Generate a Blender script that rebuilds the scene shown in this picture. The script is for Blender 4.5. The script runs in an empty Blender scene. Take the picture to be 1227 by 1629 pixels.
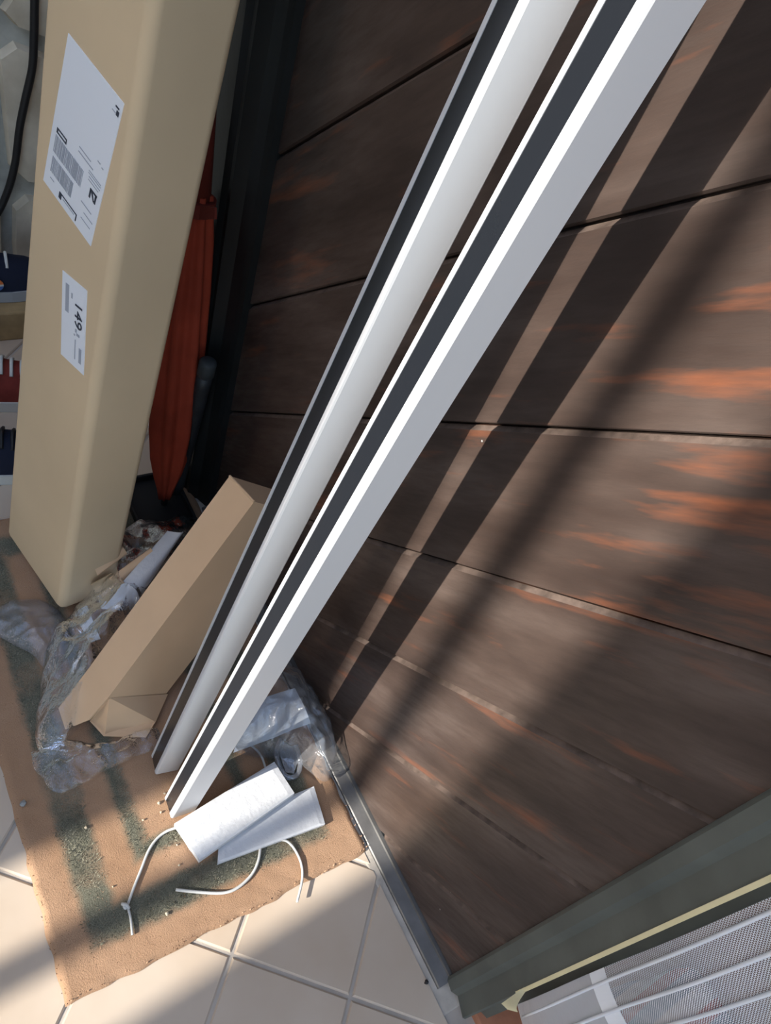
import bpy, bmesh, math, random
from mathutils import Vector, Matrix, noise
random.seed(7)
S = bpy.context.scene
C = S.collection
# ------------------------------------------------------------------ camera
F = 1225.0; PPX, PPY = 613.5, 814.5; CH = 1.05          # focal length in pixels, image centre, camera height (m)
AX = (Vector((0.4768, 0.7439, -0.4682)), Vector((0.8335, -0.2138, 0.5095)), Vector((0.2790, -0.6337, -0.7216)))
# rows: world X (along the door), Y (into the door), Z (up) in image coordinates (right, down, forward)
cam_d = bpy.data.cameras.new('camera'); cam = bpy.data.objects.new('camera', cam_d); C.objects.link(cam)
cam_d.sensor_fit = 'VERTICAL'; cam_d.sensor_height = 36.0; cam_d.lens = F / 1629 * 36; cam_d.clip_start = 0.01
cx = Vector((AX[0].x, AX[1].x, AX[2].x)).normalized()
cz = -Vector((AX[0].z, AX[1].z, AX[2].z)).normalized()
cy = cz.cross(cx).normalized(); cx = cy.cross(cz)
cam.matrix_world = Matrix(((cx.x, cy.x, cz.x, 0), (cx.y, cy.y, cz.y, 0), (cx.z, cy.z, cz.z, CH), (0, 0, 0, 1)))
S.camera = cam
# ------------------------------------------------------------------ sky, sun, exposure
SUN_K, SUN_EL = -0.06, math.radians(28)
w = bpy.data.worlds.new('sky'); S.world = w; w.use_nodes = True
nt = w.node_tree; sky = nt.nodes.new('ShaderNodeTexSky'); sky.sky_type = 'NISHITA'; sky.sun_disc = False
sky.sun_elevation = SUN_EL; sky.sun_rotation = math.pi; sky.air_density = 1.0; sky.dust_density = 2.0
nt.links.new(sky.outputs[0], nt.nodes['Background'].inputs[0]); nt.nodes['Background'].inputs[1].default_value = 0.36
sd = bpy.data.lights.new('sun_offscreen', 'SUN'); sd.energy = 7.8; sd.angle = math.radians(0.53); sd.color = (1, .95, .88)
so = bpy.data.objects.new('sun_offscreen', sd); C.objects.link(so)
sdir = Vector((SUN_K, 1, -math.tan(SUN_EL))).normalized()
so.rotation_euler = sdir.to_track_quat('-Z', 'Y').to_euler(); so.location = (0, -3, 6)
vs = S.view_settings; vs.view_transform = 'Standard'; vs.look = 'None'; vs.gamma = 1; vs.use_curve_mapping = False
vs.exposure = 0.16

# ------------------------------------------------------------------ helpers
def ray(px, py):
    v = Vector((px - PPX, py - PPY, F)); return Vector((AX[0].dot(v), AX[1].dot(v), AX[2].dot(v))).normalized()
EYE = Vector((0, 0, CH))
def at_z(px, py, z=0.0): r = ray(px, py); return EYE + r * ((z - CH) / r.z)
def at_y(px, py, y): r = ray(px, py); return EYE + r * (y / r.y)
def at_x(px, py, x): r = ray(px, py); return EYE + r * (x / r.x)
def at_plane(px, py, P, n): r = ray(px, py); return EYE + r * ((P - EYE).dot(n) / r.dot(n))

def link(name, me, mat=None, parent=None, smooth=False):
    if isinstance(me, bmesh.types.BMesh):
        b = me; me = bpy.data.meshes.new(name); bmesh.ops.recalc_face_normals(b, faces=b.faces); b.to_mesh(me); b.free()
    o = bpy.data.objects.new(name, me); C.objects.link(o)
    if mat and not me.materials: me.materials.append(mat)
    if parent: o.parent = parent
    if smooth:
        for p in me.polygons: p.use_smooth = True
    return o
def tag(o, label, cat, group=None):
    o['label'] = label; o['category'] = cat
    if group: o['group'] = group
    return o
def struct(o): o['kind'] = 'structure'; return o
def empty(name, loc=(0, 0, 0)):
    o = bpy.data.objects.new(name, None); C.objects.link(o); o.location = loc; o.empty_display_size = .05
    return o
def local(o, parent):
    o.parent = parent; o.matrix_parent_inverse = Matrix.Translation(-Vector(parent.location)); return o
def pydata(name, vs_, fs): me = bpy.data.meshes.new(name); me.from_pydata([tuple(v) for v in vs_], [], fs); me.update(); return me
def bm_box(b, lo, hi, bev=0):
    r = bmesh.ops.create_cube(b, size=1); V = r['verts']
    for v in V: v.co = Vector([(lo[i] + hi[i]) / 2 + v.co[i] * (hi[i] - lo[i]) for i in range(3)])
    if bev:
        es = list({e for v in V for e in v.link_edges}); bmesh.ops.bevel(b, geom=es, offset=bev, segments=2, profile=.5, affect='EDGES')
    return b
def box(name, lo, hi, mat, parent=None, bev=0): return link(name, bm_box(bmesh.new(), lo, hi, bev), mat, parent)
def frame_box(b, O, a, u, v, la, lu, lv):
    """box from corner O along unit vectors a,u,v"""
    P = [O + a * (la * i) + u * (lu * j) + v * (lv * k) for i in (0, 1) for j in (0, 1) for k in (0, 1)]
    V = [b.verts.new(p) for p in P]
    for f in ((0, 1, 3, 2), (4, 6, 7, 5), (0, 4, 5, 1), (2, 3, 7, 6), (0, 2, 6, 4), (1, 5, 7, 3)): b.faces.new([V[i] for i in f])
    return b
def sheet(b, pts, thick, n=None):
    """thin solid plate from a planar polygon"""
    pts = [Vector(p) for p in pts]
    if n is None: n = (pts[1] - pts[0]).cross(pts[2] - pts[0]).normalized()
    A = [b.verts.new(p) for p in pts]; B = [b.verts.new(p - n * thick) for p in pts]; k = len(pts)
    b.faces.new(A); b.faces.new(B[::-1])
    for i in range(k): b.faces.new((A[i], A[(i + 1) % k], B[(i + 1) % k], B[i]))
    return b
def extrude_profile(b, prof, O, a, u, v, L, cap=True):
    """closed 2-D profile (list of (s,t) along u,v) swept along a"""
    A = [b.verts.new(O + u * s + v * t) for s, t in prof]; B = [b.verts.new(O + u * s + v * t + a * L) for s, t in prof]; k = len(prof)
    for i in range(k): b.faces.new((A[i], A[(i + 1) % k], B[(i + 1) % k], B[i]))
    if cap: b.faces.new(A[::-1]); b.faces.new(B)
    return b
def catmull(P, n=8):
    P = [Vector(p) for p in P]; Q = [2 * P[0] - P[1]] + P + [2 * P[-1] - P[-2]]; out = []
    for i in range(1, len(Q) - 2):
        p0, p1, p2, p3 = Q[i - 1:i + 3]
        for k in range(n):
            t = k / n
            out.append(.5 * ((2 * p1) + (p2 - p0) * t + (2 * p0 - 5 * p1 + 4 * p2 - p3) * t * t + (3 * p1 - p0 - 3 * p2 + p3) * t ** 3))
    return out + [P[-1]]
def tube(b, P, r, seg=8):
    rs = r if isinstance(r, (list, tuple)) else [r] * len(P); prev = None; up = Vector((.3, .2, 1)).normalized()
    for i, p in enumerate(P):
        d = (P[min(i + 1, len(P) - 1)] - P[max(i - 1, 0)]).normalized(); x = d.cross(up)
        if x.length < 1e-3: x = d.cross(Vector((1, 0, 0)))
        x.normalize(); y = d.cross(x)
        ring = [b.verts.new(p + (x * math.cos(q) + y * math.sin(q)) * rs[i]) for q in [2 * math.pi * j / seg for j in range(seg)]]
        if prev:
            for j in range(seg): b.faces.new((prev[j], prev[(j + 1) % seg], ring[(j + 1) % seg], ring[j]))
        else: b.faces.new(ring[::-1])
        prev = ring
    b.faces.new(prev); return b

# ------------------------------------------------------------------ materials
def mat(name, col, rough=.6, spec=.5, metal=0, bump=0, bscale=200, var=0, vscale=20, col2=None, coat=0, detail=4):
    m = bpy.data.materials.new(name); m.use_nodes = True; n = m.node_tree.nodes; l = m.node_tree.links; p = n['Principled BSDF']
    p.inputs['Base Color'].default_value = (*col, 1); p.inputs['Roughness'].default_value = rough
    p.inputs['Specular IOR Level'].default_value = spec; p.inputs['Metallic'].default_value = metal; p.inputs['Coat Weight'].default_value = coat
    geo = n.new('ShaderNodeNewGeometry')
    if var or col2:
        nz = n.new('ShaderNodeTexNoise'); nz.inputs['Scale'].default_value = vscale; nz.inputs['Detail'].default_value = detail
        l.new(geo.outputs['Position'], nz.inputs['Vector'])
        r = n.new('ShaderNodeValToRGB'); r.color_ramp.elements[0].position = .32; r.color_ramp.elements[1].position = .68
        c2 = col2 or tuple(min(1, c * (1 + var)) for c in col); c1 = col if col2 else tuple(c * (1 - var) for c in col)
        r.color_ramp.elements[0].color = (*c1, 1); r.color_ramp.elements[1].color = (*c2, 1)
        l.new(nz.outputs['Fac'], r.inputs[0]); l.new(r.outputs[0], p.inputs['Base Color'])
    if bump:
        nb = n.new('ShaderNodeTexNoise'); nb.inputs['Scale'].default_value = bscale; nb.inputs['Detail'].default_value = 4
        l.new(geo.outputs['Position'], nb.inputs['Vector']); bp = n.new('ShaderNodeBump'); bp.inputs['Strength'].default_value = bump
        bp.inputs['Distance'].default_value = .002; l.new(nb.outputs['Fac'], bp.inputs['Height']); l.new(bp.outputs[0], p.inputs['Normal'])
    return m
class NG:
    """tiny node-graph helper"""
    def __init__(s, name):
        s.m = bpy.data.materials.new(name); s.m.use_nodes = True; s.n = s.m.node_tree.nodes; s.l = s.m.node_tree.links; s.p = s.n['Principled BSDF']
        s.pos = s.n.new('ShaderNodeNewGeometry').outputs['Position']
    def math(s, op, a, b=0.0, clamp=False):
        q = s.n.new('ShaderNodeMath'); q.operation = op; q.use_clamp = clamp
        for i, x in enumerate((a, b)):
            if isinstance(x, (int, float)): q.inputs[i].default_value = x
            else: s.l.new(x, q.inputs[i])
        return q.outputs[0]
    def xyz(s, v=None): q = s.n.new('ShaderNodeSeparateXYZ'); s.l.new(v or s.pos, q.inputs[0]); return q.outputs
    def comb(s, x, y, z):
        q = s.n.new('ShaderNodeCombineXYZ')
        for i, a in enumerate((x, y, z)):
            if isinstance(a, (int, float)): q.inputs[i].default_value = a
            else: s.l.new(a, q.inputs[i])
        return q.outputs[0]
    def noise(s, vec, scale, detail=4, rough=.5):
        q = s.n.new('ShaderNodeTexNoise'); q.inputs['Scale'].default_value = scale; q.inputs['Detail'].default_value = detail
        q.inputs['Roughness'].default_value = rough; s.l.new(vec, q.inputs['Vector']); return q.outputs['Fac']
    def ramp(s, f, stops):
        q = s.n.new('ShaderNodeValToRGB'); e = q.color_ramp.elements
        while len(e) < len(stops): e.new(.5)
        for i, (p, c) in enumerate(stops): e[i].position = p; e[i].color = (*c, 1) if not isinstance(c, (int, float)) else (c, c, c, 1)
        s.l.new(f, q.inputs[0]); return q.outputs[0]
    def mix(s, f, a, b):
        q = s.n.new('ShaderNodeMix'); q.data_type = 'RGBA'
        for k, x in ((0, f), (6, a), (7, b)):
            if isinstance(x, (int, float)): q.inputs[k].default_value = x
            elif isinstance(x, tuple): q.inputs[k].default_value = (*x, 1)
            else: s.l.new(x, q.inputs[k])
        return q.outputs[2]
    def bump(s, h, strength, dist=.002):
        q = s.n.new('ShaderNodeBump'); q.inputs['Strength'].default_value = strength; q.inputs['Distance'].default_value = dist
        s.l.new(h, q.inputs['Height']); return q.outputs[0]
    def out(s, sock): s.l.new(sock, s.n['Material Output'].inputs[0])

PA = math.radians(42.1); PD = (math.cos(PA), math.sin(PA))        # plank direction on the door
def wood_mat():
    g = NG('stained_wood'); x, y, z = g.xyz()
    al = g.math('ADD', g.math('MULTIPLY', x, PD[0]), g.math('MULTIPLY', z, PD[1]))
    ac = g.math('SUBTRACT', g.math('MULTIPLY', x, PD[1]), g.math('MULTIPLY', z, PD[0]))
    v = g.comb(g.math('MULTIPLY', al, .16), 0.0, ac)
    vb = g.comb(g.math('MULTIPLY', al, .28), 3.0, ac)
    grain = g.noise(v, 150, 6, .6); broad = g.noise(vb, 16, 3)
    base = g.ramp(broad, [(.28, (.025, .0145, .011)), (.52, (.064, .043, .034)), (.75, (.118, .087, .072))])
    base = g.mix(g.math('MULTIPLY', g.ramp(grain, [(.4, 0.0), (.7, 1.0)]), .35), base, (.030, .018, .013))
    # orange wear patches where the dark stain has gone
    vw = g.comb(g.math('MULTIPLY', al, .12), 7.0, ac); wear = g.noise(vw, 34, 5, .6)
    dx = g.math('ADD', x, .10); dz = g.math('SUBTRACT', z, .88)
    rr = g.math('ADD', g.math('MULTIPLY', dx, dx), g.math('MULTIPLY', g.math('MULTIPLY', dz, dz), .5))
    near = g.math('SUBTRACT', 1.0, g.math('MULTIPLY', rr, 30.0), True)
    wf = g.math('ADD', wear, g.math('MULTIPLY', near, .12))
    wm = g.ramp(wf, [(.575, 0.0), (.80, 1.0)])
    col = g.mix(g.math('MULTIPLY', wm, .75), base, (.30, .090, .032))
    vo = g.n.new('ShaderNodeTexVoronoi'); vo.inputs['Scale'].default_value = 14; g.l.new(g.pos, vo.inputs['Vector'])
    sp_ = g.math('LESS_THAN', vo.outputs['Distance'], g.math('MULTIPLY', g.noise(g.pos, 9, 1), .034))       # specks of white paint
    col = g.mix(g.math('MULTIPLY', sp_, .8), col, (.50, .49, .46))
    g.l.new(col, g.p.inputs['Base Color'])
    g.l.new(g.ramp(grain, [(.3, .34), (.7, .55)]), g.p.inputs['Roughness']); g.p.inputs['Specular IOR Level'].default_value = .5
    g.l.new(g.bump(grain, .35, .0015), g.p.inputs['Normal'])
    return g.m
WOOD = wood_mat()
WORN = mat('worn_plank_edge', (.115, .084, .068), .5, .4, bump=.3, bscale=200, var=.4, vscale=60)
FRAME_DK = mat('black_painted_frame', (.010, .012, .012), .38, .5, bump=.15, bscale=60, var=.4, vscale=8)
FRAME_GN = mat('grey_green_painted_frame', (.095, .105, .092), .5, .4, bump=.1, bscale=90, var=.2, vscale=12)
ALU = mat('dull_aluminium', (.20, .195, .185), .55, .4, metal=.7, bump=.1, bscale=150, var=.15, vscale=40)
MORTAR = mat('mortar', (.52, .47, .40), .9, .2, bump=.4, bscale=120, var=.15, vscale=40)
GROUT = mat('grey_grout', (.46, .41, .35), .9, .2, bump=.3, bscale=200, var=.15, vscale=15)
TILE = mat('beige_tile', (.53, .42, .31), .45, .35, bump=.06, bscale=70, col2=(.61, .51, .40), vscale=7)
STONE = mat('cream_stone', (.52, .45, .33), .7, .3, bump=.3, bscale=60, col2=(.76, .68, .53), vscale=14, detail=8)
STONEJ = mat('grey_stone_joint', (.42, .42, .37), .9, .2, bump=.5, bscale=80, var=.25, vscale=18)
PLASTER = mat('pink_brown_plaster', (.27, .205, .18), .9, .2, bump=.2, bscale=60, var=.1, vscale=5)
SHADE_WALL = mat('shade_wall_render', (.22, .20, .18), .95, .1, bump=.2, bscale=20, var=.1, vscale=2)  # for the walls and pole added out of view to cast shade
TERRA = mat('terracotta', (.42, .19, .11), .8, .2, bump=.3, bscale=90, var=.2, vscale=25)
CARD = mat('brown_cardboard', (.64, .49, .305), .75, .25, bump=.05, bscale=40, var=.05, vscale=6)
CARD2 = mat('warm_cardboard', (.70, .475, .285), .75, .25, bump=.05, bscale=60, var=.05, vscale=10)
PAPER = mat('white_label', (.80, .82, .84), .5, .3)
INK = mat('label_ink', (.05, .055, .07), .7, .2)
INKG = mat('faded_label_ink', (.38, .40, .44), .7, .2)
WHITE = mat('white_coated_aluminium', (.60, .61, .615), .32, .5, var=.01, vscale=5)
STRIP = mat('black_glossy_strip', (.013, .015, .019), .25, .4, bump=.05, bscale=60)
FOAM = mat('white_foam', (.66, .67, .675), .8, .2, bump=.35, bscale=170)
CORD = mat('off_white_cord', (.55, .55, .52), .8, .2)
TAPE = mat('masking_tape', (.74, .66, .40), .7, .2, var=.06, vscale=30)
RED = mat('rust_red_fabric', (.30, .042, .018), .75, .2, bump=.15, bscale=300, var=.15, vscale=20)
REDD = mat('dark_red_fabric', (.13, .022, .014), .8, .2)
BLACK = mat('black_rubber', (.014, .014, .015), .5, .4, bump=.1, bscale=80)
CHAR = mat('charcoal_plastic', (.020, .022, .024), .5, .4, bump=.2, bscale=90, var=.3, vscale=40)
CABLE = mat('black_cable', (.012, .012, .012), .5, .4)
GREYP = mat('grey_plastic', (.28, .30, .31), .6, .3)
def rug_mat():
    g = NG('rug'); x, y, z = g.xyz()
    wob = g.math('MULTIPLY', g.math('SUBTRACT', g.noise(g.pos, 45, 3), .5), .014)
    d = g.math('MINIMUM', g.math('MINIMUM', g.math('SUBTRACT', -.158, x), g.math('ADD', x, .845)),
               g.math('MINIMUM', g.math('SUBTRACT', y, .022), g.math('SUBTRACT', .412, y)))
    d = g.math('ADD', d, wob)
    def band(a, b): return g.math('MULTIPLY', g.ramp(d, [(a - .006, 0.0), (a + .004, 1.0)]), g.ramp(d, [(b - .004, 1.0), (b + .006, 0.0)]))
    st = g.math('ADD', band(.041, .076), band(.113, .131), True)
    fade = g.ramp(g.noise(g.pos, 14, 2), [(.30, .45), (.5, 1.0)])
    st = g.math('MULTIPLY', st, fade)
    fz = g.noise(g.pos, 650, 4, .7); br = g.noise(g.pos, 9, 3)
    brown = g.ramp(br, [(.3, (.36, .215, .125)), (.7, (.46, .29, .18))])
    brown = g.mix(g.math('MULTIPLY', g.ramp(fz, [(.35, 1.0), (.6, 0.0)]), .3), brown, (.26, .155, .09))
    green = g.ramp(fz, [(.3, (.085, .082, .058)), (.55, (.17, .165, .12)), (.75, (.29, .27, .205))])
    g.l.new(g.mix(st, brown, green), g.p.inputs['Base Color']); g.p.inputs['Roughness'].default_value = .95; g.p.inputs['Specular IOR Level'].default_value = .1
    g.l.new(g.bump(fz, .45, .003), g.p.inputs['Normal']); return g.m
RUG = rug_mat()
RUGF = mat('green_rug_fibre', (.115, .112, .08), .95, .1, col2=(.28, .265, .195), vscale=60)
RUGB = mat('brown_rug_fibre', (.34, .20, .115), .95, .1, col2=(.47, .30, .19), vscale=40)
def film_mat(name, haze, tint=(.95, .96, .97), bs=38, base=.03):
    g = NG(name); n = g.n
    nz = g.noise(g.pos, bs, 5, .6); nm = g.bump(nz, .55, .012)
    tr = n.new('ShaderNodeBsdfTransparent'); tr.inputs[0].default_value = (*tint, 1)
    gl = n.new('ShaderNodeBsdfGlossy'); gl.inputs['Roughness'].default_value = .12; gl.inputs[0].default_value = (.95, .97, 1, 1); g.l.new(nm, gl.inputs['Normal'])
    di = n.new('ShaderNodeBsdfDiffuse'); di.inputs[0].default_value = (.8, .82, .85, 1)
    fr = n.new('ShaderNodeFresnel'); fr.inputs[0].default_value = 1.5; g.l.new(nm, fr.inputs['Normal'])
    f = g.math('ADD', g.math('MULTIPLY', fr.outputs[0], 1.0), base, True)
    m1 = n.new('ShaderNodeMixShader'); m1.inputs[0].default_value = haze; g.l.new(tr.outputs[0], m1.inputs[1]); g.l.new(di.outputs[0], m1.inputs[2])
    m2 = n.new('ShaderNodeMixShader'); g.l.new(f, m2.inputs[0]); g.l.new(m1.outputs[0], m2.inputs[1]); g.l.new(gl.outputs[0], m2.inputs[2])
    g.out(m2.outputs[0]); return g.m
FILM = film_mat('clear_film', .035)
FILM2 = film_mat('crinkled_film', .10, (.93, .95, .97), 40, .035)
FILMW = film_mat('hazy_film', .16)
CLEARP = film_mat('clear_plastic_part', .12, (.8, .83, .86), 20, .12)
def net_mat():
    g = NG('white_net'); x, y, z = g.xyz(); n = g.n; P = .0021
    def hexd(ox, oz):
        a = g.math('SUBTRACT', g.math('FRACT', g.math('ADD', g.math('DIVIDE', x, P), ox + 50)), .5)
        b = g.math('MULTIPLY', g.math('SUBTRACT', g.math('FRACT', g.math('ADD', g.math('DIVIDE', z, P * 1.732), oz + 50)), .5), 1.732)
        return g.math('ADD', g.math('MULTIPLY', a, a), g.math('MULTIPLY', b, b))
    d = g.math('MINIMUM', hexd(0, 0), hexd(.5, .5))
    solid = g.math('GREATER_THAN', d, .15)
    tr = n.new('ShaderNodeBsdfTransparent'); g.p.inputs['Base Color'].default_value = (.82, .84, .86, 1); g.p.inputs['Roughness'].default_value = .8
    m = n.new('ShaderNodeMixShader'); g.l.new(solid, m.inputs[0]); g.l.new(tr.outputs[0], m.inputs[1]); g.l.new(g.p.outputs[0], m.inputs[2]); g.out(m.outputs[0]); return g.m
NET = net_mat()
BAND = mat('white_ribbon', (.80, .82, .85), .7, .2, bump=.2, bscale=400)

# ------------------------------------------------------------------ the setting
DY = .437                                                             # front plane of the door
fl = struct(box('floor', (-6, -6, -.20), (6, DY + .2, -.0028), GROUT))
P0 = Vector((-.1251, .2028)); TA = math.radians(46); TS = .152
e1 = Vector((math.cos(TA), math.sin(TA))); e2 = Vector((-math.sin(TA), math.cos(TA)))
for i in range(-14, 12):
    for j in range(-12, 14):
        c = P0 + e1 * ((i + .5) * TS) + e2 * ((j + .5) * TS)
        if not (-1.62 < c.x < .45 and -.42 < c.y < DY + .02): continue
        if -.76 < c.x < -.28 and .13 < c.y < .30: continue              # wholly under the rug
        b = bmesh.new(); h = TS / 2 - .0021; dz = random.uniform(-.0006, .0006)
        V = [c + e1 * (h * s) + e2 * (h * t) for s, t in ((-1, -1), (1, -1), (1, 1), (-1, 1))]
        W = [c + e1 * ((h - .002) * s) + e2 * ((h - .002) * t) for s, t in ((-1, -1), (1, -1), (1, 1), (-1, 1))]
        lo = [b.verts.new((*v, -.008)) for v in V]; md = [b.verts.new((*v, -.002 + dz)) for v in V]; hi = [b.verts.new((*v, dz)) for v in W]
        b.faces.new(hi)
        for k in range(4):
            q = (k + 1) % 4; b.faces.new((lo[k], lo[q], md[q], md[k])); b.faces.new((md[k], md[q], hi[q], hi[k]))
        g_ = list(b.verts) + list(b.edges) + list(b.faces)
        bmesh.ops.bisect_plane(b, geom=g_, plane_co=(0, .408, 0), plane_no=(0, 1, 0), clear_outer=True)
        if len(b.faces): link('tile', b, TILE, fl)
        else: b.free()
# door of diagonal planks
X0, X1, ZT = -.782, .022, 2.05
door = struct(box('door_1', (X0 - .01, DY + .012, .012), (X1 + .01, DY + .05, ZT), WOOD))
def seam(px, py):
    p = at_y(px, py, DY); return p.x * PD[1] - p.z * PD[0]
seams = [seam(600, 152), seam(910, 362), seam(850, 680), seam(900, 951), seam(900, 1184), seam(840, 1350)]
sp = (seams[-1] - seams[0]) / (len(seams) - 1)
lo_s = [seams[0] - sp * k for k in range(9, 0, -1)]; hi_s = [seams[-1] + sp * k for k in range(1, 4)]
SM = lo_s + seams + hi_s
pd3 = Vector((PD[0], 0, PD[1])); pu3 = Vector((PD[1], 0, -PD[0]))
for s0, s1 in zip(SM[:-1], SM[1:]):
    b = bmesh.new(); g0 = .0011; cb = .0040; cd = .0046
    # +u points down on the door: the upper edge of each plank has a wide chamfer that catches the light
    prof = [(s0 + g0, .014), (s0 + g0, cd), (s0 + g0 + cb, 0), (s1 - g0 - .0016, 0), (s1 - g0, .003), (s1 - g0, .014)]
    O = Vector((0, DY, 0)) - pd3 * 3
    extrude_profile(b, prof, O, pd3, pu3, Vector((0, 1, 0)), 6)
    for co, no in (((X0, 0, 0), (-1, 0, 0)), ((X1, 0, 0), (1, 0, 0)), ((0, 0, .014), (0, 0, -1)), ((0, 0, ZT), (0, 0, 1))):
        r = bmesh.ops.bisect_plane(b, geom=list(b.verts) + list(b.edges) + list(b.faces), plane_co=co, plane_no=no, clear_outer=True)
        ed = [e for e in b.edges if e.is_boundary]
        if ed: bmesh.ops.holes_fill(b, edges=ed)
    if len(b.faces):
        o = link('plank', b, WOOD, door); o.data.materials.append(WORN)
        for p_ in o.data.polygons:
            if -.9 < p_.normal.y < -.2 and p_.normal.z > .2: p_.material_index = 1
    else: b.free()
# frame members
b = bmesh.new()
prof = [(-.955, .0), (-.955, -.018), (-.868, -.018), (-.868, -.034), (-.862, -.038), (-.835, -.038), (-.826, -.033), (-.818, -.033), (-.806, -.020), (-.790, -.014), (-.782, -.010), (-.782, .10), (-.955, .10)]
extrude_profile(b, prof, Vector((0, DY, .0)), Vector((0, 0, 1)), Vector((1, 0, 0)), Vector((0, 1, 0)), 2.12)
struct(link('trim_1', b, FRAME_DK))
b = bmesh.new()
prof = [(.019, .05), (.019, -.004), (.022, -.007), (.034, -.009), (.042, -.004), (.048, -.006), (.064, -.011), (.0665, -.009), (.0665, .012), (.079, .016), (.079, .14), (.019, .14)]
extrude_profile(b, prof, Vector((0, DY, .006)), Vector((0, 0, 1)), Vector((1, 0, 0)), Vector((0, 1, 0)), 2.12)
struct(link('trim_2', b, FRAME_GN))
b = bmesh.new(); bm_box(b, (-.868, DY - .03, ZT), (.079, DY + .1, ZT + .09), .004); struct(link('trim_3', b, FRAME_DK))
b = bmesh.new()
prof = [(-.021, 0), (-.021, .007), (-.0195, .0085), (-.004, .0105), (-.003, .0135), (.002, .0135), (.002, 0)]
extrude_profile(b, prof, Vector((-.782, DY, -.004)), Vector((1, 0, 0)), Vector((0, 1, 0)), Vector((0, 0, 1)), .806)
struct(link('trim_4', b, ALU))
b = bmesh.new(); bm_box(b, (-.80, .404, -.008), (.052, DY + .004, -.001), .002); struct(link('baseboard_door', b, MORTAR))
# walls
WLX = -1.50
b = bmesh.new(); bm_box(b, (WLX - .2, DY, -.05), (-.95, DY + .2, 2.6)); bm_box(b, (-.95, DY, ZT + .09), (.078, DY + .2, 2.6)); bm_box(b, (.078, DY + .15, -.05), (1.6, DY + .3, 2.6))
struct(link('wall_back', b, PLASTER))
wl = struct(box('wall_left', (WLX - .2, -1.6, -.05), (WLX, DY + .05, 2.6), STONEJ))
ny, nz_ = 5, 6
jit = {}
for i in range(ny + 1):
    for j in range(nz_ + 1): jit[i, j] = Vector((0, -.55 + i * .22 + random.uniform(-.07, .07), -.02 + j * .22 + random.uniform(-.07, .07)))
for i in range(ny):
    for j in range(nz_):
        Q = [jit[i, j], jit[i + 1, j], jit[i + 1, j + 1], jit[i, j + 1]]; c = sum(Q, Vector()) / 4
        pts = []
        for k in range(4):
            a, d = Q[k], Q[(k + 1) % 4]
            for t in (.12, .5, .88): p = a.lerp(d, t); pts.append(c + (p - c) * random.uniform(.86, .94))
        b = bmesh.new(); th = random.uniform(.010, .02)
        A = [b.verts.new((WLX + th, p.y, p.z)) for p in [c + (p - c) * .94 for p in pts]]; B = [b.verts.new((WLX - .01, p.y, p.z)) for p in pts]
        b.faces.new(A)
        for k in range(12): b.faces.new((A[k], A[(k + 1) % 12], B[(k + 1) % 12], B[k]))
        link('stone', b, STONE, wl)
# unseen walls and a pole, added to leave a strip of sun on the door
OY = -2.86; sh = SUN_K * (DY - OY)
struct(box('shade_wall_left', (-3.4, OY - .3, -.05), (-.352 - sh, OY, 3.4), SHADE_WALL))
struct(box('shade_wall_right', (-.120 - sh, OY - .3, -.05), (2.6, OY, 3.4), SHADE_WALL))
b = bmesh.new(); tube(b, [Vector((-.243 - sh, OY, -.05)), Vector((-.243 - sh, OY, 3.4))], .020, 12); struct(link('shade_pole', b, SHADE_WALL, smooth=True))
# terracotta sill in the recess beside the door
b = bmesh.new(); bm_box(b, (.045, DY + .004, -.01), (.52, DY + .16, .008), .003); struct(link('trim_6', b, TERRA))

# ------------------------------------------------------------------ rug
RX0, RX1, RY0, RY1 = -.845, -.158, .022, .412
nx, ny = 140, 80; V = []; Fc = []
for j in range(ny + 1):
    for i in range(nx + 1):
        u, v = i / nx, j / ny; x = RX0 + (RX1 - RX0) * u; y = RY0 + (RY1 - RY0) * v
        ex = 1 - min(1, 12 * min(u, 1 - u, v, 1 - v)); wv = noise.noise(Vector((x * 40, y * 40, 1.))) * .004 * ex
        edge = min(u * nx, (1 - u) * nx, v * ny, (1 - v) * ny)
        z = .0075 + noise.noise(Vector((x * 60, y * 60, 0))) * .0008
        if edge < .5: z = .001
        V.append((x + wv, y + wv, z))
for j in range(ny):
    for i in range(nx): a = j * (nx + 1) + i; Fc.append((a, a + 1, a + nx + 2, a + nx + 1))
rug = tag(link('door_mat', pydata('door_mat', V, Fc), RUG, smooth=True), 'worn tan door mat with dark green border stripes on beige floor tiles', 'door mat')
def rug_d(x, y): return min(-.158 - x, x + .845, y - .022, .412 - y)
def fibres(name, m, cnt, test, ln):
    V, Fc = [], []
    while len(Fc) < cnt:
        x = random.uniform(RX0, RX1); y = random.uniform(RY0, RY1)
        if not test(x, y): continue
        a = random.uniform(0, 6.283); L = ln * random.uniform(.5, 1.2); wd = .0007; dx, dy = math.cos(a), math.sin(a)
        k = len(V); V += [(x - dy * wd, y + dx * wd, .006), (x + dy * wd, y - dx * wd, .006), (x + dx * L * .8, y + dy * L * .8, .0075 + L * .45)]
        Fc.append((k, k + 1, k + 2))
    o = link(name, pydata(name, V, Fc), m, rug); o['kind'] = 'stuff'; return o
def in_green(x, y):
    d = rug_d(x, y) + noise.noise(Vector((x * 45, y * 45, 5))) * .006
    k = noise.noise(Vector((x * 14, y * 14, 9)))
    return (.041 < d < .076 or (.113 < d < .131 and k > -.1)) and random.random() < .55 + k
fibres('green_pile', RUGF, 16000, in_green, .006)
fibres('brown_pile', RUGB, 9000, lambda x, y: not in_green(x, y) and rug_d(x, y) < .2, .0028)

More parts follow.
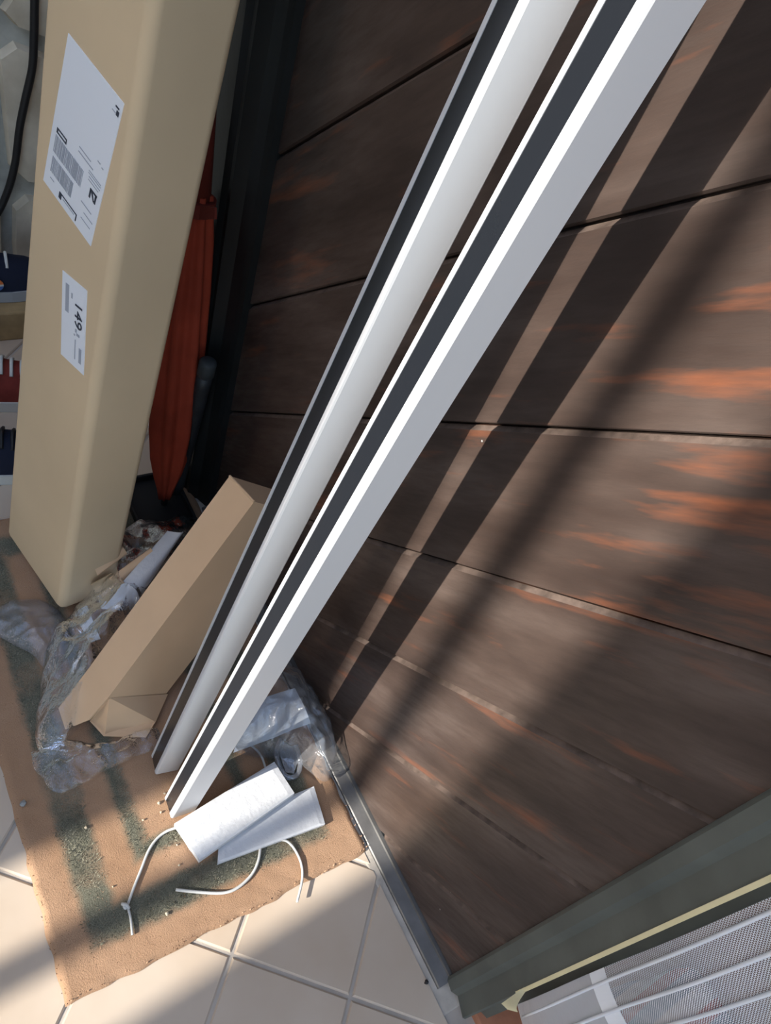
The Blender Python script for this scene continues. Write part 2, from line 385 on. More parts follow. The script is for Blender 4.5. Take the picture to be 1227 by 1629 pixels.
# ------------------------------------------------------------------ white profiles leaning on the door
def profile(name, base, lx, ly, ph, wf, wsd, b1, b2, flange, L, label):
    ax = Vector((lx, ly, 1)).normalized(); s = Vector((math.cos(ph), math.sin(ph), 0)); s -= ax * s.dot(ax); s.normalize(); fr = ax.cross(s)
    R = Vector((base[0], base[1], 0)); R += (EYE - R) * (.0118 / CH); root = empty(name, R)
    # cross-section along fr (to the left, 0..wf) and s (towards the door, 0..wsd)
    rr = .0022; g1, g2 = wf * b2, wf * b1; dp = .0012
    prof = [(0, wsd - rr), (0, rr), (.0007, .0007), (rr, 0), (g1, 0), (g1, dp), (g2, dp), (g2, 0), (wf - .0008, 0), (wf, .0008), (wf, wsd * .55), (wf + flange, wsd * .62), (wf + flange, wsd), (rr, wsd)]
    b = bmesh.new(); extrude_profile(b, prof, R + ax * .0025, ax, fr, s, L); local(link('body', b, WHITE), root)
    b = bmesh.new(); frame_box(b, R + fr * (g1 + .0002) + s * .0004 + ax * .003, ax, fr, s, L - .001, g2 - g1 - .0004, dp); local(link('black_strip', b, STRIP), root)
    b = bmesh.new(); q = .003
    cap = [(q, wsd - q), (q, q), (wf - q, q), (wf - q, wsd - q)]
    extrude_profile(b, cap, R, ax, fr, s, .003); local(link('end_cap', b, WHITE), root)
    tag(root, label, 'metal profile', 'white profiles leaning on the door'); return root
profile('metal_profile', (-.3036, .1914), .0369, .1259, 1.5237, .0292, .0337, .84, .26, .014, 1.69,
        'long white metal profile with black stripe, leaning on door beside the white foam pads')
profile('metal_profile', (-.3664, .1921), .0292, .1244, 1.4328, .0279, .0321, .83, .19, .004, 1.71,
        'long white metal profile with black stripe, leaning on door between small carton and other profile')

# ------------------------------------------------------------------ tall cardboard box with labels
B0 = at_z(95, 975, .0225); bax = Vector((-.0409, .1229, .9916)).normalized()
bu = Vector((.9779, .2085, .0145)); bu -= bax * bu.dot(bax); bu.normalize(); bv = bax.cross(bu)
BW, BD, BL = .1681, .0881, 1.66
root = tag(empty('cardboard_box', B0), 'tall narrow brown cardboard box with two white labels leaning on the door frame', 'box')
b = bmesh.new(); frame_box(b, B0 - bu * BW, bax, bu, bv, BL, BW, BD)
bmesh.ops.bevel(b, geom=list(b.edges), offset=.012, segments=5, profile=.5, affect='EDGES')
o = local(link('body', b, CARD, smooth=True), root); o.modifiers.new('weighted', 'WEIGHTED_NORMAL').keep_sharp = True
BA = B0 - bu * BW                                                      # lower left corner of the front face
bn = bu.cross(bax)
if bn.y > 0: bn = -bn
def label_part(name, cu, cv, wd, ht, tilt, mat_, parent=None):
    """plate on the box front: returns object and a mapper (x right 0..1, d down 0..1) -> point"""
    r = Vector((math.cos(tilt), math.sin(tilt))); u2 = bu * r.x + bax * r.y; v2 = bax * r.x - bu * r.y
    O = BA + bu * cu + bax * cv; tl = O - u2 * (wd / 2) + v2 * (ht / 2)
    f = lambda x, d, o=.0007: tl + u2 * (wd * x) - v2 * (ht * d) + bn * o
    b = bmesh.new(); sheet(b, [f(0, 1), f(1, 1), f(1, 0), f(0, 0)], .0008, bn); o = local(link(name, b, mat_), root)
    return o, f
def ink(parent, f, rects, m, name):
    b = bmesh.new()
    for x0, d0, x1, d1 in rects: sheet(b, [f(x0, d1, .0011), f(x1, d1, .0011), f(x1, d0, .0011), f(x0, d0, .0011)], .0003, bn)
    o = link(name, b, m); o.parent = parent; o['kind'] = 'stuff'; return o
lab, f = label_part('shipping_label', .0889, .6451, .1016, .152, math.radians(-8.5), PAPER)
rnd = random.Random(3)
def bars(x0, x1, d0, d1):
    out, x = [], x0
    while x < x1: wd = rnd.choice((.006, .006, .011, .016)); out.append((x, d0, min(x + wd, x1), d1)); x += wd + rnd.choice((.006, .008, .012))
    return out
ink(lab, f, bars(.09, .64, .615, .735) + bars(.10, .52, .765, .875), INKG, 'barcode')
ink(lab, f, [(.09, .565, .285, .575), (.09, .59, .285, .60), (.09, .565, .115, .60), (.27, .565, .285, .60), (.80, .655, .93, .668), (.80, .655, .825, .72), (.90, .655, .925, .72),
             (.32, .925, .68, .933), (.32, .925, .37, .97), (.665, .925, .68, .975), (.90, .05, .96, .06), (.93, .07, .97, .10)], INK, 'printed_marks')
b = bmesh.new(); sheet(b, [f(.825, .672, .0011), f(.85, .668, .0011), f(.905, .715, .0011), f(.885, .72, .0011)], .0003, bn)
o = link('printed_stroke', b, INK, lab)
ink(lab, f, [(.50, .505, .72, .512), (.50, .535, .78, .542), (.72, .565, .95, .570), (.72, .58, .95, .585), (.74, .60, .95, .605), (.74, .62, .93, .625), (.82, .45, .87, .457), (.90, .46, .93, .467),
             (.12, .915, .20, .92), (.40, .945, .63, .950), (.70, .80, .90, .806), (.78, .85, .95, .856), (.86, .09, .92, .095), (.75, .90, .93, .905)], INKG, 'printed_lines')
# second label: the number runs down the label
lab2, f2 = label_part('number_label', .1141, .4602, .0505, .1, math.radians(8.5), PAPER)
ink(lab2, f2, [(.16, .10, .30, .42), (.40, .16, .45, .22), (.60, .66, .63, .90), (.78, .72, .88, .90), (.55, .60, .60, .62), (.66, .57, .78, .60), (.60, .53, .66, .57)], INKG, 'printed_lines')
cu_ = bpy.data.curves.new('number', 'FONT'); cu_.body = '149'; cu_.size = .021; cu_.extrude = .0002; cu_.shear = .0
to = bpy.data.objects.new('number', cu_); C.objects.link(to); bpy.context.view_layer.update()
me = bpy.data.meshes.new_from_object(to.evaluated_get(bpy.context.evaluated_depsgraph_get())); bpy.data.objects.remove(to)
me.materials.clear(); me.materials.append(INK)
ux = (f2(.5, 1) - f2(.5, 0)).normalized(); uy = (f2(1, .5) - f2(0, .5)).normalized(); O = f2(.58, .20, .0012)
for v in me.vertices: v.co = O + ux * (v.co.x * 1.0) + uy * (v.co.y * 1.0) + bn * v.co.z
o = link('number_print', me, None, lab2)

# ------------------------------------------------------------------ small open carton leaning on the door
R = Vector((-.4561, .1555, .0833)); ca = Vector((-.2037, .5836, .7861)).normalized(); cu2 = Vector((.9756, .1877, .1135)); cu2 -= ca * cu2.dot(ca); cu2.normalize(); cn = cu2.cross(ca)
if cn.z < 0: cn = -cn
W1, W2, L1 = .0528, .1075, .324; t = .003
root = tag(empty('small_carton', R), 'small long brown carton with open bottom flaps leaning between tall box and profiles', 'box')
b = bmesh.new(); O = R - cu2 * W1 - cn * W2
outer = [(0, 0), (W1, 0), (W1, W2), (0, W2)]; inner = [(t, t), (W1 - t, t), (W1 - t, W2 - t), (t, W2 - t)]
vo = [[b.verts.new(O + cu2 * s + cn * q + ca * h) for s, q in outer] for h in (0, L1)]; vi = [[b.verts.new(O + cu2 * s + cn * q + ca * h) for s, q in inner] for h in (0, L1 - t)]
for k in range(4):
    q = (k + 1) % 4
    b.faces.new((vo[0][k], vo[0][q], vo[1][q], vo[1][k])); b.faces.new((vi[0][q], vi[0][k], vi[1][k], vi[1][q])); b.faces.new((vo[0][q], vo[0][k], vi[0][k], vi[0][q]))
b.faces.new(vo[1]); b.faces.new(vi[1][::-1])
local(link('body', b, CARD2), root)
b = bmesh.new()
LL = R - cu2 * W1; P1 = at_plane(93, 1126, R, cn); P2 = at_plane(104, 1160, R, cn); P3 = at_plane(141, 1145, R, cn)
P2.z = max(P2.z, .012); P1.z = max(P1.z, .012); P3.z = max(P3.z, .012)
sheet(b, [LL, P1, P2, P3, R], t, cn); local(link('front_flap', b, CARD2), root)
G = R - cn * W2; Q1 = at_z(143, 1147, .022); Q2 = at_z(165, 1171, .014); Q3 = at_z(232, 1173, .014); Q4 = at_z(246, 1150, .016)
b = bmesh.new(); sheet(b, [R + cu2 * .001, Q1, Q2, Q3, Q4, G + cu2 * .002], .0025); local(link('side_flap', b, CARD2), root)
T0 = R + ca * L1
b = bmesh.new(); sheet(b, [T0 - cu2 * W1, T0, T0 - cn * (W2 * .97), T0 - cu2 * W1 - cn * (W2 * .97)], -.002, ca); local(link('top_flap', b, CARD2), root)
b = bmesh.new(); tube(b, [T0 - cu2 * W1 + ca * .002, T0 + ca * .002], .0016, 6); local(link('flap_crease', b, CARD2), root)

# ------------------------------------------------------------------ films, scraps
def crumple(poly, z0, hgt, amp, fr, seed, rings=26, n=150, expo=.5, zf=None):
    P = catmull([Vector((*p[:2], 0)) for p in poly] + [Vector((*poly[0][:2], 0))], 12); L = [0]
    for a, c in zip(P, P[1:]): L.append(L[-1] + (c - a).length)
    bd = []; k = 0
    for i in range(n):
        s = L[-1] * i / n
        while L[k + 1] < s: k += 1
        bd.append(P[k].lerp(P[k + 1], (s - L[k]) / max(1e-9, L[k + 1] - L[k])))
    c = sum(bd, Vector()) / n; V = []; Fc = []
    for r in range(rings + 1):
        q = r / rings
        for i in range(n):
            p = c + (bd[i] - c) * q
            sv = Vector((p.x * fr, p.y * fr, seed)); rg = 1 - abs(noise.noise(sv)) * 2; rg2 = 1 - abs(noise.noise(sv * 2.3)) * 2
            e = (1 - q) ** expo if q < 1 else 0
            h = z0 + hgt * e + amp * (rg * .7 + rg2 * .4) * (.35 + .65 * e)
            if zf: h += zf(p.x, p.y)
            wv = noise.noise_vector(sv * 1.7) * .006 * (1 - .3 * q)
            V.append((p.x + wv.x, min(p.y + wv.y, DY - .0035), max(h, z0)))
    for r in range(rings):
        for i in range(n): a = r * n + i; d = r * n + (i + 1) % n; Fc.append((a, d, d + n, a + n))
    return V, Fc
def film(name, poly, z0, hgt, amp, fr, seed, m, label, cat, **k):
    V, Fc = crumple(poly, z0, hgt, amp, fr, seed, **k)
    return tag(link(name, pydata(name, V, Fc), m, smooth=True), label, cat)
film('plastic_bag', [(-.452, .405), (-.40, .43), (-.315, .432), (-.272, .414), (-.263, .394), (-.30, .372), (-.318, .35), (-.335, .318), (-.36, .295), (-.41, .31), (-.45, .35)],
     .009, .068, .026, 22, 3.1, FILM2, 'crumpled clear plastic bag lying against the door bottom behind the profiles', 'plastic bag', expo=.35)
film('plastic_bag', [(-.76, .38), (-.77, .30), (-.735, .235), (-.64, .165), (-.60, .118), (-.52, .085), (-.455, .066), (-.44, .09), (-.475, .135), (-.51, .20), (-.56, .28), (-.62, .37), (-.70, .40)],
     .009, .06, .03, 19, 7.7, FILM, 'large crumpled clear plastic bag spread around the small carton', 'plastic bag', expo=.5)
film('plastic_film', [(-.672, .045), (-.685, .11), (-.63, .15), (-.56, .128), (-.54, .115), (-.60, .088), (-.645, .055)],
     .009, .012, .012, 24, 2.2, FILMW, 'small hazy plastic film on the mat in front of the tall box', 'plastic film', expo=.5, rings=18, n=110)
film('plastic_film', [(-.452, .058), (-.41, .062), (-.385, .085), (-.395, .15), (-.40, .205), (-.425, .21), (-.43, .14), (-.455, .09)],
     .009, .010, .012, 30, 5.2, FILM, 'narrow clear film strip on the mat below the small carton flaps', 'plastic film', expo=.5, rings=14, n=110)

def curved_sheet(name, corners, bend, m, label, cat, th=.0012, nseg=14, crin=.0):
    """sheet spanned by four corners (a,b,c,d), bowed along its short axis"""
    a, b_, c, d = [Vector(p) for p in corners]; n = (b_ - a).cross(d - a).normalized()
    if n.z < 0: n = -n
    V, Fc = [], []
    for side in (0, 1):
        for i in range(nseg + 1):
            for j in range(nseg + 1):
                u, v = i / nseg, j / nseg; p = (a.lerp(b_, u)).lerp(d.lerp(c, u), v) + n * (bend * 4 * v * (1 - v) - side * th)
                if crin: p = p + n * (noise.noise(Vector((p.x * 30, p.y * 30, p.z * 30))) * crin)
                V.append(p)
    N = (nseg + 1) ** 2
    for i in range(nseg):
        for j in range(nseg):
            k = i * (nseg + 1) + j; q = (k, k + 1, k + nseg + 2, k + nseg + 1); Fc.append(q); Fc.append(tuple(N + x for x in q[::-1]))
    rim = [i * (nseg + 1) for i in range(nseg)] + [nseg * (nseg + 1) + j for j in range(nseg)] + [i * (nseg + 1) + nseg for i in range(nseg, 0, -1)] + list(range(nseg, 0, -1))
    for k in range(len(rim)): x, y = rim[k], rim[(k + 1) % len(rim)]; Fc.append((x, y, N + y, N + x))
    return tag(link(name, pydata(name, V, Fc), m, smooth=False), label, cat)
# white foam sheet and torn scraps in the pile behind the small carton
curved_sheet('foam_sheet', [at_z(160, 968, .07), at_z(268, 845, .115), at_z(292, 846, .115), at_z(212, 968, .05)], .012, FOAM, 'white foam sheet tucked in the bag behind the small carton', 'foam sheet', .003)
curved_sheet('foam_sheet', [at_z(118, 975, .04), at_z(138, 962, .045), at_z(160, 1016, .035), at_z(142, 1022, .03)], .004, FOAM, 'small folded white foam scrap in the clear bag beside the carton', 'foam sheet', .004)
curved_sheet('torn_cardboard', [at_z(145, 930, .075), at_z(178, 912, .085), at_z(192, 935, .06), at_z(160, 962, .05)], -.016, CARD, 'curled torn brown cardboard scrap in the clear bag', 'cardboard scrap', .003)
curved_sheet('torn_cardboard', [at_z(146, 892, .09), at_z(193, 868, .10), at_z(202, 880, .095), at_z(155, 915, .085)], .006, CARD2, 'flat torn cardboard strip beside the bottom of the tall box', 'cardboard scrap', .003)
curved_sheet('torn_cardboard', [at_z(174, 920, .08), at_z(240, 872, .105), at_z(248, 884, .095), at_z(184, 934, .07)], .004, CARD2, 'long torn cardboard strip beside the white foam sheet', 'cardboard scrap', .003)
# paper in the right-hand bag
curved_sheet('tissue_paper', [at_z(372, 1198, .02), at_z(494, 1150, .035), at_z(470, 1095, .055), at_z(392, 1118, .06)], .006, mat('grey_tissue', (.52, .54, .57), .8, .2), 'pale tissue paper inside the clear bag by the door', 'paper', .001, crin=.004)
# clear plastic clip lying beside the foam pads
b = bmesh.new(); loop = catmull([at_z(447, 1175, .022), at_z(440, 1200, .018), at_z(452, 1232, .016), at_z(470, 1235, .016), at_z(478, 1215, .018), at_z(470, 1185, .026)], 6)
tube(b, loop, .004, 8); root = tag(empty('plastic_clip', loop[0]), 'clear plastic clip lying between foam pad and bag', 'clip')
local(link('loop', b, CLEARP, smooth=True), root)
b = bmesh.new(); sheet(b, [at_z(447, 1178, .02), at_z(445, 1200, .018), at_z(455, 1228, .016), at_z(468, 1230, .016), at_z(474, 1212, .018), at_z(468, 1188, .024)], .002, Vector((0, 0, 1))); local(link('web', b, CLEARP), root)

# ------------------------------------------------------------------ foam pads and cords
def foam_pad(name, pts, z, th, label, crease=None):
    P = [at_z(x, y, z) for x, y in pts]; c = sum(P, Vector()) / 4; root = empty(name, (c.x, c.y, .0075))
    n = 18; V, Fc = [], []
    for side in (0, 1):
        for i in range(n + 1):
            for j in range(n + 1):
                u, v = i / n, j / n; p = P[0].lerp(P[1], u).lerp(P[3].lerp(P[2], u), v)
                ed = min(u, 1 - u, v, 1 - v) * n; h = 0
                if ed < 1: h = -.0012
                if crease and u < .45: h -= .0024 * max(0, 1 - abs(v - crease) / .09) * (1 - u / .45)
                p = p + Vector((0, 0, h + noise.noise(p * 60) * .0006 - (th if side else 0)))
                V.append(p)
    N = (n + 1) ** 2
    for i in range(n):
        for j in range(n): k = i * (n + 1) + j; q = (k, k + 1, k + n + 2, k + n + 1); Fc.append(q); Fc.append(tuple(N + x for x in q[::-1]))
    rim = [i * (n + 1) for i in range(n)] + [n * (n + 1) + j for j in range(n)] + [i * (n + 1) + n for i in range(n, 0, -1)] + list(range(n, 0, -1))
    for k in range(len(rim)): x, y = rim[k], rim[(k + 1) % len(rim)]; Fc.append((x, y, N + y, N + x))
    local(link('foam', pydata('foam', V, Fc), FOAM, smooth=False), root)
    b = bmesh.new()                                                    # folded lower layer, a little smaller
    Q = [c + (p - c) * .965 for p in P]; sheet(b, [q + Vector((0, 0, -th)) for q in Q], th * .6, Vector((0, 0, 1))); local(link('lower_layer', b, FOAM), root)
    return tag(root, label, 'foam pad')
foam_pad('foam_pad', [(278, 1309), (437, 1211), (469, 1261), (318, 1368)], .034, .010, 'white rectangular foam pad lying on top of another pad beside the profile', .62)
foam_pad('foam_pad', [(350, 1310), (500, 1250), (518, 1310), (347, 1373)], .0175, .006, 'white foam pad lying half under another foam pad on the mat')
def cord(name, pts, r, label, z=.0105):
    b = bmesh.new(); P = catmull([at_z(x, y, z if len(q) == 0 else q[0]) for x, y, *q in pts], 8); tube(b, P, r, 8)
    return link(name, b, CORD, smooth=True), P
o, P = cord('cord', [(295, 1312, .02), (262, 1324), (240, 1347), (224, 1385), (212, 1415), (203, 1440)], .0017, '')
root = tag(empty('knotted_cord', P[0]), 'white cord with a knot running off the foam pad to the mat corner', 'cord'); local(o, root); o.name = 'strand'
o2, P2_ = cord('tail', [(203, 1440), (208, 1460), (211, 1487)], .0015, ''); local(o2, root)
b = bmesh.new(); kc = at_z(200, 1441, .0125); bmesh.ops.create_icosphere(b, subdivisions=2, radius=.0042, matrix=Matrix.Translation(kc) @ Matrix.Diagonal((1, .8, .8, 1)))
tube(b, catmull([kc + Vector((-.004, -.003, 0)), kc + Vector((0, .001, .004)), kc + Vector((.004, .003, 0))], 4), .0019, 6); local(link('knot', b, CORD, smooth=True), root)
o, _ = cord('cord', [(415, 1345, .012), (411, 1370), (400, 1392), (378, 1412), (355, 1420), (320, 1419), (280, 1415)], .0019, ''); tag(o, 'white cord curling from under the lower foam pad along the green stripe', 'cord')
o, _ = cord('cord', [(440, 1335, .012), (457, 1338, .012), (470, 1352), (480, 1375), (481, 1400), (473, 1435)], .0017, ''); tag(o, 'white cord hanging from lower foam pad to the mat edge near the tiles', 'cord')
o, _ = cord('cord', [(385, 1180, .024), (403, 1188, .022), (416, 1203, .018), (423, 1222, .014)], .0016, ''); tag(o, 'short translucent white cord between clear bag and upper foam pad', 'cord')
# crumbs of debris
CRUMB = mat('pale_crumb', (.60, .52, .38), .9, .1); STN = mat('grey_crumb', (.30, .31, .30), .9, .1)
for i, (x, y, r) in enumerate([(253, 1277, .0022), (262, 1262, .0016), (285, 1376, .0014), (137, 1316, .0022), (266, 1453, .0024), (180, 1410, .0012), (228, 1304, .0014), (282, 1344, .0012), (325, 1363, .0015), (205, 1450, .0014), (256, 1292, .0014)]):
    b = bmesh.new(); p = at_z(x, y, .0085 + r * .6); bmesh.ops.create_icosphere(b, subdivisions=1, radius=r, matrix=Matrix.Translation(p))
    for v in b.verts: v.co += noise.noise_vector(v.co * 900) * r * .5
    tag(link('crumb', b, CRUMB), ('pale crumb at the foot of the profile beside the foam pads' if i in (0, 1, 10) else 'pale crumb beside the corner of the foam pads' if i in (2, 8) else
        'pale crumb on the green stripe near the cord knot' if i in (4, 9) else 'pale crumb on the mat well away from pads and profiles'), 'crumb', 'crumbs on the mat')
b = bmesh.new(); p = at_z(37, 1278, .0115); bmesh.ops.create_icosphere(b, subdivisions=1, radius=.0042, matrix=Matrix.Translation(p))
for v in b.verts: v.co += noise.noise_vector(v.co * 500) * .0015
tag(link('pebble', b, STN), 'small grey pebble near the outer edge of the door mat', 'pebble')
b = bmesh.new(); p = at_z(679, 1562, .002); bmesh.ops.create_icosphere(b, subdivisions=1, radius=.003, matrix=Matrix.Translation(p))
for v in b.verts: v.co += noise.noise_vector(v.co * 500) * .001
tag(link('pebble', b, BLACK), 'tiny dark speck on the bare tile by the threshold', 'pebble')

# ------------------------------------------------------------------ folded umbrella in the corner
ub = at_z(262, 790, .03); ut = at_y(314, 306, .372)
root = tag(empty('folded_umbrella', (ub.x, ub.y, 0)), 'folded rust-red umbrella standing between tall box and black door frame', 'umbrella')
ua = (ut - ub).normalized(); x_ = ua.cross(Vector((0, 1, 0))).normalized(); y_ = ua.cross(x_); LU = (ut - ub).length
b = bmesh.new(); st = [(0, .010), (.04, .013), (.10, .020), (.18, .027), (.30, .032), (.45, .032), (.60, .031), (.75, .028), (.88, .024), (.97, .019), (1.0, .017)]
prev = None; NS = 64
for q, r in st:
    c = ub + ua * (LU * q); ring = []
    for k in range(NS):
        a = 2 * math.pi * k / NS; rr = r * (1 + .16 * math.cos(a * 7 + q * 2.4) + .05 * math.cos(a * 3 + q * 5)); ring.append(b.verts.new(c + (x_ * math.cos(a) + y_ * math.sin(a)) * rr))
    if prev:
        for k in range(NS): b.faces.new((prev[k], prev[(k + 1) % NS], ring[(k + 1) % NS], ring[k]))
    else: b.faces.new(ring[::-1])
    prev = ring
b.faces.new(prev); local(link('canopy', b, RED, smooth=True), root)
b = bmesh.new(); c0 = ub + ua * (LU * .955); extr = [(math.cos(2 * math.pi * k / 28) * .024, math.sin(2 * math.pi * k / 28) * .024) for k in range(28)]
extrude_profile(b, extr, c0, ua, x_, y_, .018); local(link('strap', b, REDD), root)
b = bmesh.new(); sheet(b, [at_y(322, 328, .345), at_y(345, 330, .352), at_y(345, 349, .352), at_y(320, 349, .345)], .003); local(link('strap_tab', b, REDD), root)
b = bmesh.new(); tube(b, [ub - ua * .022, ub + ua * .02], [.004, .009], 12); local(link('tip', b, BLACK, smooth=True), root)
b = bmesh.new(); tube(b, [ub + ua * (LU * .98), ub + ua * (LU + .35)], .006, 10); local(link('shaft', b, GREYP, smooth=True), root)
b = bmesh.new(); tube(b, [ub + ua * (LU * .99), ub + ua * (LU + .09), ub + ua * (LU + .16)], [.017, .012, .008], 16); local(link('fabric_hem', b, REDD, smooth=True), root)
# black tray under the umbrella
root = tag(empty('umbrella_tray', (-.80, .355, .0075)), 'low black rubber tray under the folded umbrella tip', 'tray')
b = bmesh.new(); bm_box(b, (-.862, .298, .0075), (-.745, .392, .013), .002); local(link('base', b, BLACK), root)
for lo, hi in (((-.862, .298, .011), (-.857, .392, .026)), ((-.750, .298, .011), (-.745, .392, .026)), ((-.857, .298, .011), (-.750, .303, .026)), ((-.857, .387, .011), (-.750, .392, .026))):
    b = bmesh.new(); bm_box(b, lo, hi, .0012); local(link('rim', b, BLACK), root)
# capped tube beside the frame
p0 = at_y(318, 720, .388); p0.z = .0; p0 = Vector((-.824, .384, .008)); p1 = at_y(332, 574, .385)
root = tag(empty('capped_tube', p0), 'dark grey capped tube standing against the black door frame', 'tube')
b = bmesh.new(); d = (p1 - p0).normalized(); tube(b, catmull([p0, p0.lerp(p1, .3), p0.lerp(p1, .6), p1 - d * .03], 4), .0115, 16); local(link('body', b, CHAR, smooth=True), root)
b = bmesh.new(); tube(b, [p1 - d * .032, p1 - d * .028, p1 - d * .004, p1], [.0095, .0125, .0125, .009], 16); local(link('cap', b, mat('grey_cap', (.035, .04, .04), .6, .3), smooth=True), root)

# ------------------------------------------------------------------ cable on the left wall
b = bmesh.new(); cpts = [at_x(x, y, WLX + .030) for x, y in ((60, -120), (57, -50), (55, 0), (54, 60), (51, 110), (40, 160), (31, 205), (24, 260), (12, 305), (-8, 345), (-45, 380))]
tube(b, catmull(cpts, 6), .0068, 10); tag(link('power_cable', b, CABLE, smooth=True), 'thick black cable hanging down the cream stone wall', 'cable')

# ------------------------------------------------------------------ shoes by the left wall
def shoe(name, loc, rz, L, cols, label, tilt=0, emblem=False, laces=True, patch=None, low=.5):
    up, sole, inn, lace = cols; root = empty(name, loc)
    Mx = Matrix.Translation(Vector(loc)) @ Matrix.Rotation(rz, 4, 'Z') @ Matrix.Rotation(tilt, 4, 'X'); k = L / .28
    def fin(nm, b, m, smooth=True): bmesh.ops.transform(b, matrix=Mx, verts=b.verts); return local(link(nm, b, m, smooth=smooth), root)
    st = [(-.135, .020, .060), (-.128, .030, .075), (-.10, .035, .080), (-.06, .035, .074), (-.02, .034, .080), (.02, .038, .072), (.06, .043, .056), (.10, .042, .046), (.125, .032, .036), (.138, .016, .026)]
    b = bmesh.new(); out = [(x * k, w_ * k * 1.06) for x, w_, h in st] + [(x * k, -w_ * k * 1.06) for x, w_, h in reversed(st)]
    extrude_profile(b, out, Vector(), Vector((0, 0, 1)), Vector((1, 0, 0)), Vector((0, 1, 0)), .022 * k); fin('sole', b, sole, False)
    b = bmesh.new(); prev = None
    for x, w_, h in st:
        ring = [b.verts.new((x * k, w_ * k * math.cos(a) * (1 - .18 * math.sin(a)), .018 * k + h * k * math.sin(a) ** .8)) for a in [math.pi * i / 14 for i in range(15)]]
        if prev:
            for i in range(14): b.faces.new((prev[i], prev[i + 1], ring[i + 1], ring[i]))
        else: b.faces.new(ring)
        prev = ring
    b.faces.new(prev[::-1]); fin('upper', b, up)
    b = bmesh.new(); tube(b, catmull([Vector((-.118 * k, 0, .098 * k))] + [Vector(((-.07 + .055 * math.cos(a)) * k, .030 * k * math.sin(a), (.094 + .008 * math.cos(a * 2)) * k)) for a in [math.pi - 2 * math.pi * i / 12 for i in range(1, 12)]] + [Vector((-.118 * k, 0, .098 * k))], 3), .006 * k, 8); fin('collar', b, inn)
    b = bmesh.new(); pts = [Vector(((-.07 + .048 * math.cos(a)) * k, .026 * k * math.sin(a), .0965 * k)) for a in [2 * math.pi * i / 20 for i in range(20)]]; sheet(b, pts, .004 * k, Vector((0, 0, 1))); fin('insole', b, inn, False)
    if laces:
        for q in range(5):
            x = (-.005 + q * .016) * k; h = (.104 - q * .0065) * k
            b = bmesh.new(); tube(b, catmull([Vector((x, -.024 * k, h - .016 * k)), Vector((x + .004, 0, h)), Vector((x + .008, .024 * k, h - .016 * k))], 5), .0032 * k, 6); fin('lace', b, lace)
    if patch:
        b = bmesh.new(); bm_box(b, (-.07 * k, -.041 * k, .03 * k), (-.01 * k, -.034 * k, .058 * k), .001); fin('side_patch', b, patch, False)
    if emblem:
        for nm, a0, a1, m in (('emblem_top', 0, math.pi, emblem[0]), ('emblem_bottom', math.pi, 2 * math.pi, emblem[1])):
            b = bmesh.new(); pts = [Vector((.035 * k + .011 * math.cos(a), -.0445 * k, .040 * k + .011 * math.sin(a))) for a in [a0 + (a1 - a0) * i / 10 for i in range(11)]]; sheet(b, pts, .003, Vector((0, -1, 0))); fin(nm, b, m, False)
        b = bmesh.new(); bm_box(b, (.024 * k, -.0452 * k, .0385 * k), (.046 * k, -.0435 * k, .042 * k)); fin('emblem_band', b, emblem[2], False)
    return tag(root, label, 'shoe', 'shoes by the left wall')
NAVY = mat('navy_canvas', (.014, .018, .035), .8, .2, bump=.2, bscale=200); OFFW = mat('off_white_rubber', (.60, .60, .55), .7, .3); DRED = mat('maroon_suede', (.20, .035, .025), .8, .2, var=.2, vscale=40)
BRED = mat('bright_red_cloth', (.55, .05, .035), .7, .2); TANM = mat('tan_suede', (.36, .25, .12), .8, .2, var=.2, vscale=30); YEL = mat('yellow_patch', (.65, .45, .12), .7, .2); GRYM = mat('grey_canvas', (.35, .36, .36), .8, .2)
ORG = mat('orange_patch', (.70, .20, .06), .7, .2); BLU = mat('blue_patch', (.08, .16, .42), .7, .2)
p = at_z(8, 505, .0); shoe('sneaker', (p.x, p.y - .05, .065), math.radians(92), .27, (NAVY, GRYM, BLACK, OFFW), 'navy sneaker with round striped emblem standing on a tan block by the wall', patch=OFFW, emblem=(ORG, BLU, OFFW))
b = bmesh.new(); bm_box(b, (p.x - .08, p.y - .26, 0), (p.x + .07, p.y + .12, .064), .004); tag(link('wooden_block', b, TANM), 'tan wooden block on the floor under the navy sneaker', 'block')
p = at_z(10, 635, .0); shoe('sneaker', (p.x - .01, p.y - .03, 0), math.radians(84), .27, (DRED, OFFW, BLACK, OFFW), 'maroon sneaker with white laces on the floor between two dark sneakers')
p = at_z(10, 745, .0); shoe('sneaker', (p.x - .01, p.y - .045, 0), math.radians(84), .27, (NAVY, OFFW, BRED, BLACK), 'dark navy sneaker with red lining and white sole on the floor', patch=YEL)

# ------------------------------------------------------------------ tape, net and cloth beside the door
b = bmesh.new(); frame_box(b, Vector((.0620, DY - .0116, .17)), Vector((0, 0, 1)), Vector((1, 0, 0)), Vector((0, 1, 0)), 1.8, .0040, .0008)
root = tag(empty('masking_tape', (.063, DY - .0115, .17)), 'pale yellow masking tape strip along the edge of the grey-green door frame', 'tape'); local(link('strip', b, TAPE), root)
V, Fc = [], []; n = 16; A0 = Vector((.0620, DY - .0118, .19)); A1 = Vector((.0662, DY - .0118, .19)); E0 = at_y(798, 1596, DY - .035); E1 = at_y(824, 1610, DY - .03)
for side in (0, 1):
    for i in range(n + 1):
        q = i / n; s0 = A0.lerp(E0, q); s1 = A1.lerp(E1, q); cv = Vector((0, -.006 * math.sin(q * math.pi), 0))
        V += [s0 + cv + Vector((0, .0005 * side, 0)), s0.lerp(s1, .5) + cv + Vector((0, -.003 * q + .0005 * side, 0)), s1 + cv + Vector((0, .0005 * side, 0))]
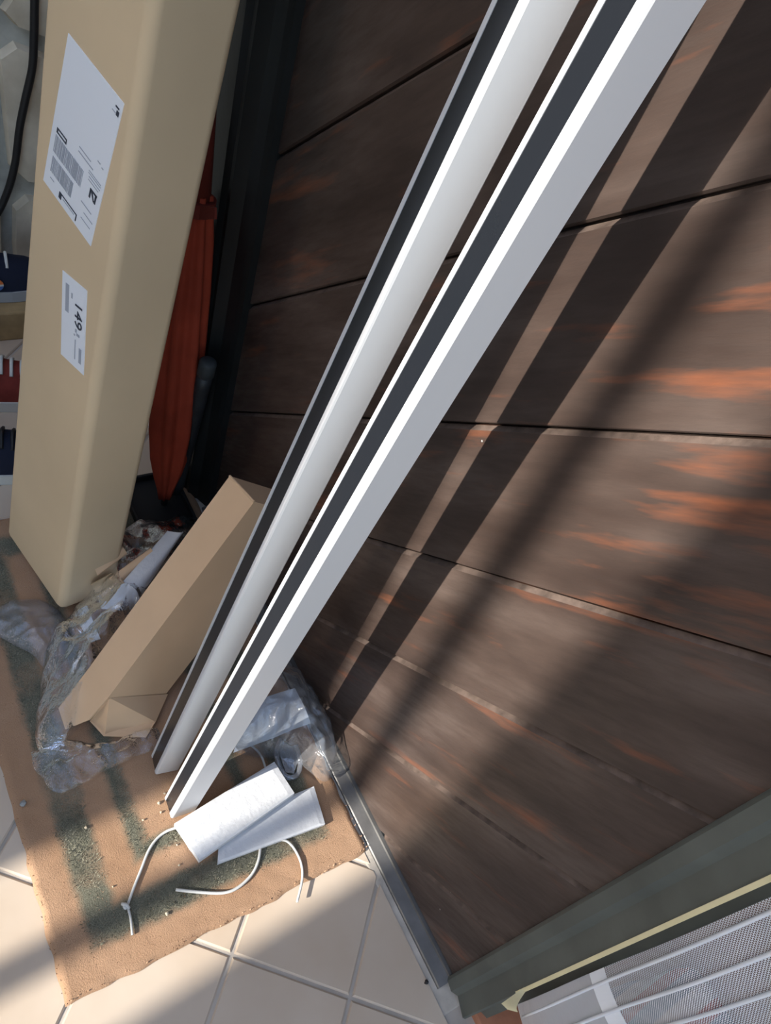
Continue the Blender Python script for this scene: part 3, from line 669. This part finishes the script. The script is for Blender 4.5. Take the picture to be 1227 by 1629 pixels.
for side in (0, 1):
    for i in range(n):
        for j in (0, 1): k = side * (n + 1) * 3 + i * 3 + j; q = (k, k + 1, k + 4, k + 3); Fc.append(q if side == 0 else q[::-1])
local(link('peeled_end', pydata('peeled_end', V, Fc), TAPE, smooth=True), root)
NY = DY + .006
def wave(x, z): return NY + .006 * math.sin(x * 38 + z * 3) + .003 * math.sin(z * 22 + x * 11)
def cloth(name, x0, x1, z0, z1, m, off=0, nx=60, nz=60, sl=0):
    V, Fc = [], []
    for j in range(nz + 1):
        for i in range(nx + 1): x = x0 + (x1 - x0) * i / nx; z = z0 + (z1 - z0) * j / nz + sl * (x - x0); V.append((x, wave(x, z) + off, z))
    for j in range(nz):
        for i in range(nx): k = j * (nx + 1) + i; Fc.append((k, k + 1, k + nx + 2, k + nx + 1))
    return link(name, pydata(name, V, Fc), m, smooth=True)
root = tag(empty('net_curtain', (.2, NY, .13)), 'white net curtain with vertical white ribs hanging beside the grey-green door frame', 'curtain')
local(cloth('net', .076, .46, .30, 1.5, NET, 0), root)
local(cloth('hem_band', .076, .46, .297, .326, BAND, -.0008, nz=6, sl=-.35), root)
SHEER = film_mat('white_sheer', .55, (.95, .96, .98), 8, .01)
local(cloth('sheer_skirt', .076, .46, .128, .305, SHEER, -.0002, nz=40, sl=-.2), root)
for k in range(16):
    x = .0795 + k * .0232; b = bmesh.new(); P = [Vector((x + .010 * (1 - z), wave(x, z) - .0012, z)) for z in [.13 + .04 * i for i in range(35)]]
    tube(b, P, .0017, 6); local(link('rib', b, BAND, smooth=True), root)
# striped blanket folded behind the net
STRP = NG('striped_cloth'); x, y, z = STRP.xyz()
s_ = STRP.math('FRACT', STRP.math('MULTIPLY', STRP.math('ADD', x, STRP.math('MULTIPLY', z, .25)), 22))
STRP.l.new(STRP.ramp(s_, [(.0, (.38, .06, .04)), (.25, (.34, .07, .05)), (.3, (.16, .22, .26)), (.6, (.14, .20, .24)), (.65, (.45, .40, .36)), (1., (.42, .36, .33))]), STRP.p.inputs['Base Color']); STRP.p.inputs['Roughness'].default_value = .9
b = bmesh.new()
for i in range(3): bm_box(b, (.115 + .004 * i, DY + .05, .009 + i * .088), (.44 - .004 * i, DY + .145, .095 + i * .088), .02)
tag(link('folded_blanket', b, STRP.m), 'folded red and blue striped blanket seen through the net curtain', 'blanket')
